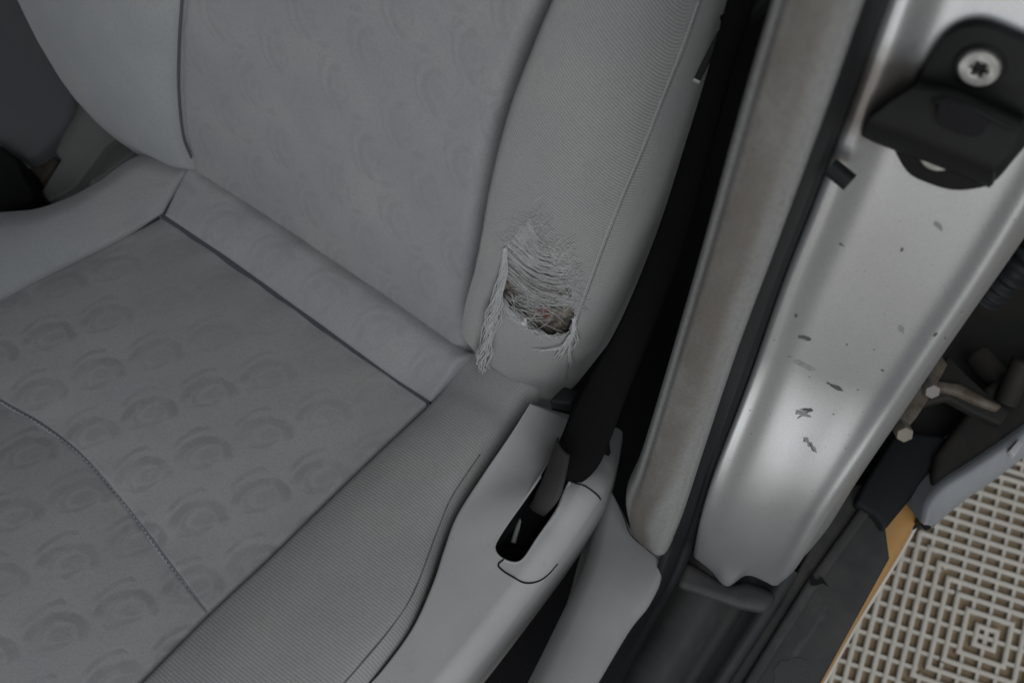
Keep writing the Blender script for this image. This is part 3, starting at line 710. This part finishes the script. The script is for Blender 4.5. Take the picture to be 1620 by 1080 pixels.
# ================================================================== SILVER DOOR PILLAR
pillar = thing('door_pillar', 'silver painted steel door pillar with scratches and smudges', 'pillar', tuple(at((1170, 900), *PANEL)))
pl_ = [(1450, -140), (1403, 0), (1336, 190), (1291, 310), (1240, 440), (1185, 600), (1143, 720), (1094, 880)]
pb_ = [(1094, 880), (1125, 902), (1152, 920), (1180, 911), (1205, 919), (1230, 933)]
pr_ = [(1800, 80), (1715, 210), (1630, 350), (1552, 470), (1475, 580), (1395, 695), (1318, 800), (1262, 895), (1230, 933)]
p3l, p3r, p3b = ats(pl_, PANEL), ats(pr_, PANEL), ats(pb_, PANEL)
def pan_disp(u, v, lu, lv, G):
    w = lu[:, -1:]; d = lu; e = w - lu
    ridge = .013 * np.exp(-(np.maximum(d - .008, 0) / .012) ** 2) * np.clip(1.15 - v * .9, 0, 1)
    edge = .003 * np.exp(-((e - .009) / .007) ** 2)
    dish = -.003 * np.sin(math.pi * np.clip(v, 0, 1)) * np.sin(math.pi * u)
    sh = np.clip((v - .50) / .24, 0, 1); wave = .026 * sh * sh * (3 - 2 * sh) * (1 - u * .45)
    dim = .006 * np.exp(-(((u - .42) / .16) ** 2 + ((v - .985) / .045) ** 2))
    return (ridge + edge + dish + wave) * np.sin(np.clip((1 - v) / .26, 0, 1) * math.pi / 2) + dim
Pp = Patch(np.array([p3l[0], p3r[0]]), p3b, p3l, p3r, 110, 150, (.1, -1, .3), 0, (.006, .009, 0, .004), .012, disp=pan_disp, cluster=.4)
panel = link('pillar_panel', Pp.mesh(), 'silver', pillar)
# flange behind the rolled outer edge
fl = Pp.G[:, -1] - Pp.n[:, -1] * .010
rows = [[p + np.array([.0, .0, 0]), p + np.array([.004, .012, -.004]), p + np.array([.006, .03, -.010]), p + np.array([.0, .06, -.02])] for p in fl]
link('pillar_flange', recalc(loft(rows)), 'silver', pillar)
link('pillar_inner', recalc(loft([[p + np.array([-.01, .035, -.01]), p + np.array([.015, .055, -.016]), p + np.array([.03, .075, -.02])] for p in (Pp.G[:, 40] - Pp.n[:, 40] * .02)])), 'rubber', pillar)
# scratches and scuffs in the paint
def mark(pts, mat, lift=.00015):
    vs = [Pp.find(p, lift) for p in pts]; link('paint_scratch', recalc(mesh_from(vs, [tuple(range(len(vs)))])), mat, panel, False)
def streak(a, b, w_, mat='scratch'):
    a, b = np.array(a, float), np.array(b, float); d = (b - a) / np.linalg.norm(b - a); n = np.array([-d[1], d[0]]); up_, lo_ = [], []
    for t in np.linspace(0, 1, 7):
        q = a + (b - a) * t; k = w_ * .8 * (.45 + .55 * math.sin(math.pi * min(1, t * .8 + .2))) * random.uniform(.7, 1.2)
        up_.append(tuple(q + n * k / 2)); lo_.append(tuple(q - n * k / 2))
    mark(up_ + lo_[::-1], mat)
for a, b, w_ in (((1263, 532), (1283, 537), 6), ((1308, 605), (1334, 617), 7), ((1265, 646), (1286, 648), 4), ((1258, 655), (1284, 652), 2.5), ((1262, 660), (1282, 656), 2), ((1246, 563), (1255, 565), 4.5),
                 ((1271, 695), (1290, 708), 2.5), ((1278, 703), (1292, 717), 2), ((1328, 384), (1337, 388), 3)): streak(a, b, w_)
for a, b, w_ in (((1256, 572), (1290, 585), 9), ((1259, 650), (1284, 660), 9), ((1272, 692), (1291, 714), 9), ((1422, 514), (1430, 526), 8), ((1478, 352), (1492, 362), 6), ((1484, 358), (1490, 366), 7)): streak(a, b, w_, 'scuff')
for (x, y), r in (((1396, 586), 3.4), ((1357, 616), 2.6), ((1320, 648), 2.4), ((1319, 654), 2.2), ((1281, 596), 2.4), ((1338, 709), 3), ((1480, 529), 3.4), ((1495, 534), 2.6), ((1488, 549), 2.4), ((1484, 556), 2), ((1469, 583), 2.6),
                  ((1531, 487), 3.4), ((1523, 494), 2.6), ((1383, 554), 2), ((1376, 716), 2.6), ((1381, 706), 2.4), ((1392, 712), 2), ((1571, 425), 2.6), ((1259, 499), 3), ((1225, 539), 2.2), ((1427, 395), 3.5), ((1340, 545), 1.6), ((1186, 650), 1.8)):
    mark([(x + r * random.uniform(.6, 1.1) * math.cos(a), y + r * .7 * random.uniform(.6, 1.1) * math.sin(a)) for a in np.linspace(0, 6.28, 9)[:-1]], 'scratch')

# rubber peg
p0, p1 = Pp.find((1322, 244), .010), Pp.find((1358, 259), .016)
V, F = tube([smooth([p0, p1], 8)], .0050, 14); tag(link('rubber_bump_stop', mesh_from(V, F), 'rubber'), 'stubby black rubber peg sticking out by the door seal', 'bump stop')
autosmooth(bpy.data.objects['rubber_bump_stop'], .8)

# ================================================================== DOOR SEAL
seal = thing('door_seal', 'black rubber door seal running down between pillar trim and silver pillar', 'door seal', tuple(at((1070, 900), *TRIM)))
n = 110
sL = smooth(np.array([p + np.array([.001, .003, 0]) for p in Pt.G[::9, -1]] + [at(p, *off(LOWP, (0, .0, -.012))) for p in ((1036, 930), (1010, 975), (955, 1075), (880, 1210))]), n)
sR = smooth(np.vstack([Pp.G[::12, 0] + np.array([0, .004, 0]), [at((1085, 905), *zpl(-.115)), at((1060, 950), *zpl(-.118)), at((1020, 1020), *zpl(-.12)), at((975, 1100), *zpl(-.12)), at((910, 1220), *zpl(-.12))]]), n)
rows = []
for a, b in zip(sL, sR):
    d = b - a; w_ = np.linalg.norm(d); d /= w_; nn = CAM - a; nn -= d * (nn @ d); nn /= np.linalg.norm(nn)
    rows.append([a + d * w_ * t + nn * h for t, h in ((-.02, -.006), (.02, -.001), (.10, .0005), (.28, .002), (.46, .001), (.58, -.003), (.64, -.005), (.70, -.002), (.82, .001), (.94, -.001), (1.0, -.004), (1.04, -.012))])
link('seal_bulb', recalc(loft(rows)), 'rubber', seal)

# ================================================================== STRIKER
st_pl = off(PANEL, (0, -.014, 0)); striker = thing('door_striker', 'black steel door striker bolted to the silver pillar with a torx screw', 'striker', tuple(at((1500, 180), *PANEL)))
PN = np.array(PANEL[0]) / np.linalg.norm(PANEL[0])
def spl(h): return off(PANEL, tuple(-PN * h))
base = [(1452, 125), (1468, 92), (1490, 62), (1520, 44), (1556, 42), (1600, 58), (1640, 80), (1660, 130), (1645, 200), (1600, 260), (1570, 292), (1535, 302), (1500, 302), (1462, 290), (1436, 276), (1418, 248), (1412, 225), (1430, 170)]
autosmooth(link('base_plate', prism([at(p, *spl(.006)) for p in rs(base + [base[0]], 70)[:-1]], PN * .007, .0018), 'black', striker), .5)
# raised hood that hides the striker loop: upper slope, ledge and front face
A = [(1452, 132), (1500, 140), (1560, 165), (1618, 192)]
hood_rows = []
for (pts, h) in (([(1455, 124), (1510, 133), (1570, 157), (1625, 182)], .004), ([(1448, 134), (1505, 142), (1564, 167), (1618, 192)], .012), ([(1440, 140), (1500, 150), (1560, 176), (1616, 203)], .015),
                 ([(1408, 160), (1475, 178), (1545, 212), (1606, 238)], .019), ([(1376, 186), (1440, 206), (1510, 234), (1580, 262)], .022), ([(1367, 198), (1432, 220), (1500, 248), (1573, 276)], .021),
                 ([(1362, 214), (1428, 240), (1495, 266), (1570, 294)], .014), ([(1366, 220), (1430, 244), (1496, 270), (1566, 298)], .004)):
    hood_rows.append(smooth([at(p, *spl(h)) for p in pts], 24))
hood = link('striker_hood', recalc(loft(hood_rows)), 'black', striker); hm = hood.modifiers.new('solid', 'SOLIDIFY'); hm.thickness = .003; hm.offset = -1
hb = hood.modifiers.new('b', 'BEVEL'); hb.width = .001; hb.segments = 2
# recess in the ledge with a raised rim
rec = [(1486, 160), (1520, 166), (1562, 190), (1560, 205), (1540, 218), (1495, 205), (1480, 190)]
link('latch_recess', prism([at(p, *spl(.0235)) for p in rs(rec + [rec[0]], 30)[:-1]], PN * .004, .0008), 'carpet', striker)
V, F = tube([smooth([at(p, *spl(.0215)) for p in ((1478, 160), (1500, 158), (1535, 170), (1575, 190), (1608, 206))], 30)], .0012, 8); link('recess_rim', mesh_from(V, F), 'black', striker)
def torx(c_px, r, parent, h, name='torx_screw'):
    c = at(c_px, *spl(h)); ax = -PN; e1 = np.cross(ax, [0, 0, 1.]); e1 /= np.linalg.norm(e1); e2 = np.cross(ax, e1); rows = []
    for rr, hh in ((r * 1.0, -.004), (r, .0), (r * .94, .0012), (r * .88, .0016), (r * .52, .0016), (r * .46, .0012)):
        rows.append([c + ax * hh + rr * (math.cos(t) * e1 + math.sin(t) * e2) for t in np.linspace(0, 2 * math.pi, 48, endpoint=False)])
    for rr, hh in ((r * .40, .001), (r * .38, -.004)):
        rows.append([c + ax * hh + rr * (1 + .2 * math.cos(6 * t)) * (math.cos(t) * e1 + math.sin(t) * e2) for t in np.linspace(0, 2 * math.pi, 48, endpoint=False)])
    me = loft(rows, closed=True); o = link(name, recalc(me), 'steel', parent); autosmooth(o, .5)
    rows = [[c + ax * hh + rr * (math.cos(t) * e1 + math.sin(t) * e2) for t in np.linspace(0, 2 * math.pi, 40, endpoint=False)] for rr, hh in ((r * 1.02, .0), (r * 1.16, .0006), (r * 1.22, -.002))]
    link('washer', recalc(loft(rows, closed=True)), 'black', o)
    link('socket_floor', mesh_from([c + ax * -.0035 + r * .5 * (math.cos(t) * e1 + math.sin(t) * e2) for t in np.linspace(0, 2 * math.pi, 16, endpoint=False)], [tuple(range(16))]), 'steel', o)
torx((1549, 108), .0096, striker, .0075); torx((1484, 246), .0092, striker, .0068)

# ================================================================== SILL
sill = thing('door_sill', 'dusty black plastic door sill below the silver pillar', 'door sill', tuple(at((1250, 1000), *zpl(-.125))))
ZS = -.125
def zp(pts, z): return [at(p, *zpl(z)) for p in pts]
# scuff plate hugging the seal, with raised bead and groove
sa = smooth(np.array(zp([(1105, 872), (1060, 960), (1000, 1060), (900, 1230)], -.128)), 60)
sb = smooth(np.array(zp([(1262, 905), (1228, 960), (1150, 1080), (1050, 1230)], -.128)), 60)
rows = []
for a, b in zip(sa, sb): rows.append([a + (b - a) * t + np.array([0, 0, h]) for t, h in ((-.15, -.015), (0, .004), (.12, .008), (.30, .009), (.44, .006), (.55, -.012), (.72, -.016), (.84, .002), (.90, .005), (.96, .0045), (1.0, -.002), (1.02, -.012))])
link('scuff_plate', recalc(loft(rows)), 'sill', sill)
link('sill_end', prism(zp([(1085, 885), (1120, 905), (1152, 925), (1182, 918), (1205, 926), (1232, 940), (1215, 968), (1170, 960), (1125, 945), (1070, 925)], -.112), (0, .0, -.02), .006), 'sill', sill)
step = [(1375, 765), (1402, 838), (1408, 882), (1300, 1078), (1210, 1230), (1060, 1230), (1150, 1080), (1232, 955), (1290, 850), (1352, 765)]
link('sill_step', prism(zp(step, -.138), (0, 0, -.05), .003), 'sill', sill)
link('raised_bead', prism(zp([(1362, 800), (1380, 808), (1300, 920), (1200, 1080), (1120, 1220), (1085, 1220), (1175, 1080), (1275, 920)], -.131), (0, 0, -.01), .003), 'sill', sill)
link('end_block', prism(zp([(1352, 795), (1385, 815), (1400, 838), (1440, 790), (1490, 720), (1500, 690), (1420, 680), (1370, 760)], -.122), (0, 0, -.06), .004), 'rubber', sill)
link('rear_sill', prism([(.36, .10, -.165), (.50, .10, -.165), (.555, .20, -.165), (.57, .95, -.165), (.36, .95, -.165)], (0, 0, -.12), .006), 'rubber', sill)
# torn nick in the sill and a glossy wet patch
nick = [(1284, 905), (1292, 918), (1300, 912), (1312, 928), (1302, 922), (1290, 926), (1282, 925)]
link('nick', prism(zp(nick, -.1272), (0, 0, -.0006), 0), 'carpet', sill, False)
wet = [(1230, 1052), (1236, 1044), (1246, 1046), (1252, 1041), (1266, 1040), (1278, 1044), (1281, 1052), (1276, 1060), (1279, 1068), (1272, 1088), (1222, 1088), (1226, 1070), (1224, 1060)]
link('dark_patch', prism(zp(wet, -.1374), (0, 0, -.0004), 0), 'wetmat', sill, False)
# rocker below the step, its warm reflection put in as tan colour
rock = thing('rocker_panel', 'rocker edge below the black sill, coloured tan for the reflection on it', 'rocker panel', tuple(at((1400, 900), *zpl(-.2))))
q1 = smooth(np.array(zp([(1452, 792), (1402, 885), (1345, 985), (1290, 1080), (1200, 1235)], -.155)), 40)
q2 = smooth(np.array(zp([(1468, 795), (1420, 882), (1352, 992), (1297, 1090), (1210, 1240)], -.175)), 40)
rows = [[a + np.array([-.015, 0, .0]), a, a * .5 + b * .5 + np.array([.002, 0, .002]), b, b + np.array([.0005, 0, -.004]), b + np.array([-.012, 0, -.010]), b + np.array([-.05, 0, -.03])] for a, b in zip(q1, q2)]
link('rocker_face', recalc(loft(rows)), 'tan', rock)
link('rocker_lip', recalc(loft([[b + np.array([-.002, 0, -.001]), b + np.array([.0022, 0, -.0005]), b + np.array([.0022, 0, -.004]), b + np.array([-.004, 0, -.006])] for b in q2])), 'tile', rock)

# ================================================================== REAR DOOR, HINGE, BOOT
rd = thing('rear_door', 'open rear door with dark inner shell and grey lower edge', 'car door', tuple(at((1560, 720), *zpl(-.12))))
# dark inner face and cavity
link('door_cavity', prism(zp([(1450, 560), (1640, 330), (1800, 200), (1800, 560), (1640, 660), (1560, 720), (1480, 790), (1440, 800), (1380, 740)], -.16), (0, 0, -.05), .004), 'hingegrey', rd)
e1 = zp([(1462, 830), (1470, 795), (1495, 768), (1540, 740), (1600, 700), (1660, 655), (1760, 590)], -.10)
e2 = zp([(1474, 832), (1502, 808), (1530, 785), (1570, 758), (1630, 712), (1690, 668), (1790, 600)], -.115)
e1 = smooth(e1, 50); e2 = smooth(e2, 50)
rows = [[a + np.array([-.03, .03, -.05]), a + np.array([-.004, .004, -.010]), a, a * .7 + b * .3 + np.array([0, 0, .002]), a * .3 + b * .7 + np.array([0, 0, .001]), b, b + np.array([.001, -.001, -.006]), b + np.array([-.01, .01, -.05])] for a, b in zip(e1, e2)]
link('door_edge', recalc(loft(rows)), 'doorgrey', rd)
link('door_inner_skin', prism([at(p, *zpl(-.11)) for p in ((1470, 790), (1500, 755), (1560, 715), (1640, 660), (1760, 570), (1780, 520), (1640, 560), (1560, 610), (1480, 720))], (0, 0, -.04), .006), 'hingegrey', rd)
link('edge_clip', prism(zp([(1597, 712), (1612, 694), (1620, 700), (1605, 722)], -.094), (0, 0, -.008), .001), 'greyplastic2', rd)
link('edge_plug', prism(zp([(1460, 825), (1475, 818), (1482, 830), (1468, 836)], -.118), (0, 0, -.012), .002), 'carpet', rd)
def bar3(name, pts, z, r, mat, parent, flat_=.5):
    P = smooth([at(p, *zpl(zz)) for p, zz in zip(pts, z)], 24); V, F = tube([P], r, 10); return link(name, mesh_from(V, F), mat, parent)
hinge = link('door_hinge', prism([at(p, *zpl(-.085)) for p in ((1425, 688), (1412, 668), (1470, 575), (1490, 562), (1500, 575), (1470, 630), (1450, 660))], (0, 0, -.012), .002), 'rust', rd); hinge['label'] = 'rust stained hinge with pale bolts'
link('hinge_arm', prism([at(p, *zpl(-.10)) for p in ((1470, 610), (1500, 560), (1530, 592), (1570, 628), (1600, 650), (1585, 672), (1545, 655), (1500, 630), (1462, 640))], (0, 0, -.014), .003), 'hingegrey', hinge)
link('hinge_rib', prism([at(p, *zpl(-.092)) for p in ((1478, 600), (1520, 606), (1560, 628), (1588, 640), (1580, 648), (1545, 636), (1510, 620), (1480, 615))], (0, 0, -.012), .003), 'rust', hinge)
def nut(c_px, z, r):
    c = at(c_px, *zpl(z)); e = [c + r * (math.cos(t) * np.array([.9, .2, -.4]) + math.sin(t) * np.array([.1, .8, .6])) for t in np.linspace(0, 2 * math.pi, 6, endpoint=False)]
    link('hinge_bolt', prism(e, (-.006, .008, -.010), .0008), M['boltdirty'], hinge)
nut((1432, 688), -.078, .0075); nut((1476, 620), -.075, .0068)
bar3('check_rod', [(1545, 560), (1580, 600), (1612, 625), (1660, 650)], (-.13, -.125, -.12, -.12), .012, 'hingegrey', hinge)
bar3('pivot_pin', [(1590, 640), (1608, 600), (1622, 572)], (-.11, -.10, -.09), .011, 'hingegrey', hinge)
# ribbed cable boot
axis_b = smooth([at((1560, 470), *zpl(.0)), at((1605, 430), *zpl(.03)), at((1640, 380), *zpl(.04))], 60)
V, F = tube([axis_b], .013, 18, taper=lambda t: 1 + .16 * math.sin(t * 2 * math.pi * 7)); tag(link('cable_boot', mesh_from(V, F), 'rubber'), 'ribbed black rubber cable boot behind the silver pillar edge', 'cable boot')

# ================================================================== FAR SIDE OF THE CABIN
ot = thing('neighbouring_seat', 'dark grey rounded edge of the neighbouring seat in shadow', 'car seat', tuple(at((60, 150), *zpl(-.08))))
na = [(-120, -200), (-60, -60), (0, -60), (45, 0), (85, 60), (108, 115), (118, 160), (100, 195), (70, 232), (40, 250), (10, 232), (-40, 200), (-150, 150), (-250, 80)]
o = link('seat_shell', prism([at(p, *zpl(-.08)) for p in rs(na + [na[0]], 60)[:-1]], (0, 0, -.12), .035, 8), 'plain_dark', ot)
con = thing('console_side', 'light grey plastic console panel between the two seats', 'console', tuple(at((120, 240), *zpl(-.1))))
autosmooth(link('console_panel', prism([at(p, *zpl(-.09)) for p in ((122, 140), (205, 200), (165, 232), (118, 296), (70, 322), (40, 350), (-10, 360), (55, 318), (96, 252), (86, 240), (120, 160))], (0, 0, -.02), .003), 'console', con), .6)
autosmooth(link('console_side_wall', prism([at(p, *zpl(-.105)) for p in ((165, 190), (235, 215), (215, 240), (160, 280), (90, 320), (118, 290))], (0, 0, -.05), .003), 'console', con), .6)
bk = thing('belt_buckle', 'black seat belt buckle in the dark gap beside the neighbouring seat', 'buckle', tuple(at((15, 280), *zpl(-.06))))
autosmooth(link('buckle_body', prism([at(p, *zpl(-.055)) for p in ((-60, 215), (0, 228), (30, 250), (45, 285), (58, 300), (50, 318), (0, 328), (-70, 330))], (0, 0, -.05), .006, 4), 'black', bk), .6)
link('buckle_stalk', prism([at(p, *zpl(-.10)) for p in ((40, 270), (70, 240), (92, 250), (60, 300))], (0, 0, -.03), .004), 'rust', bk)
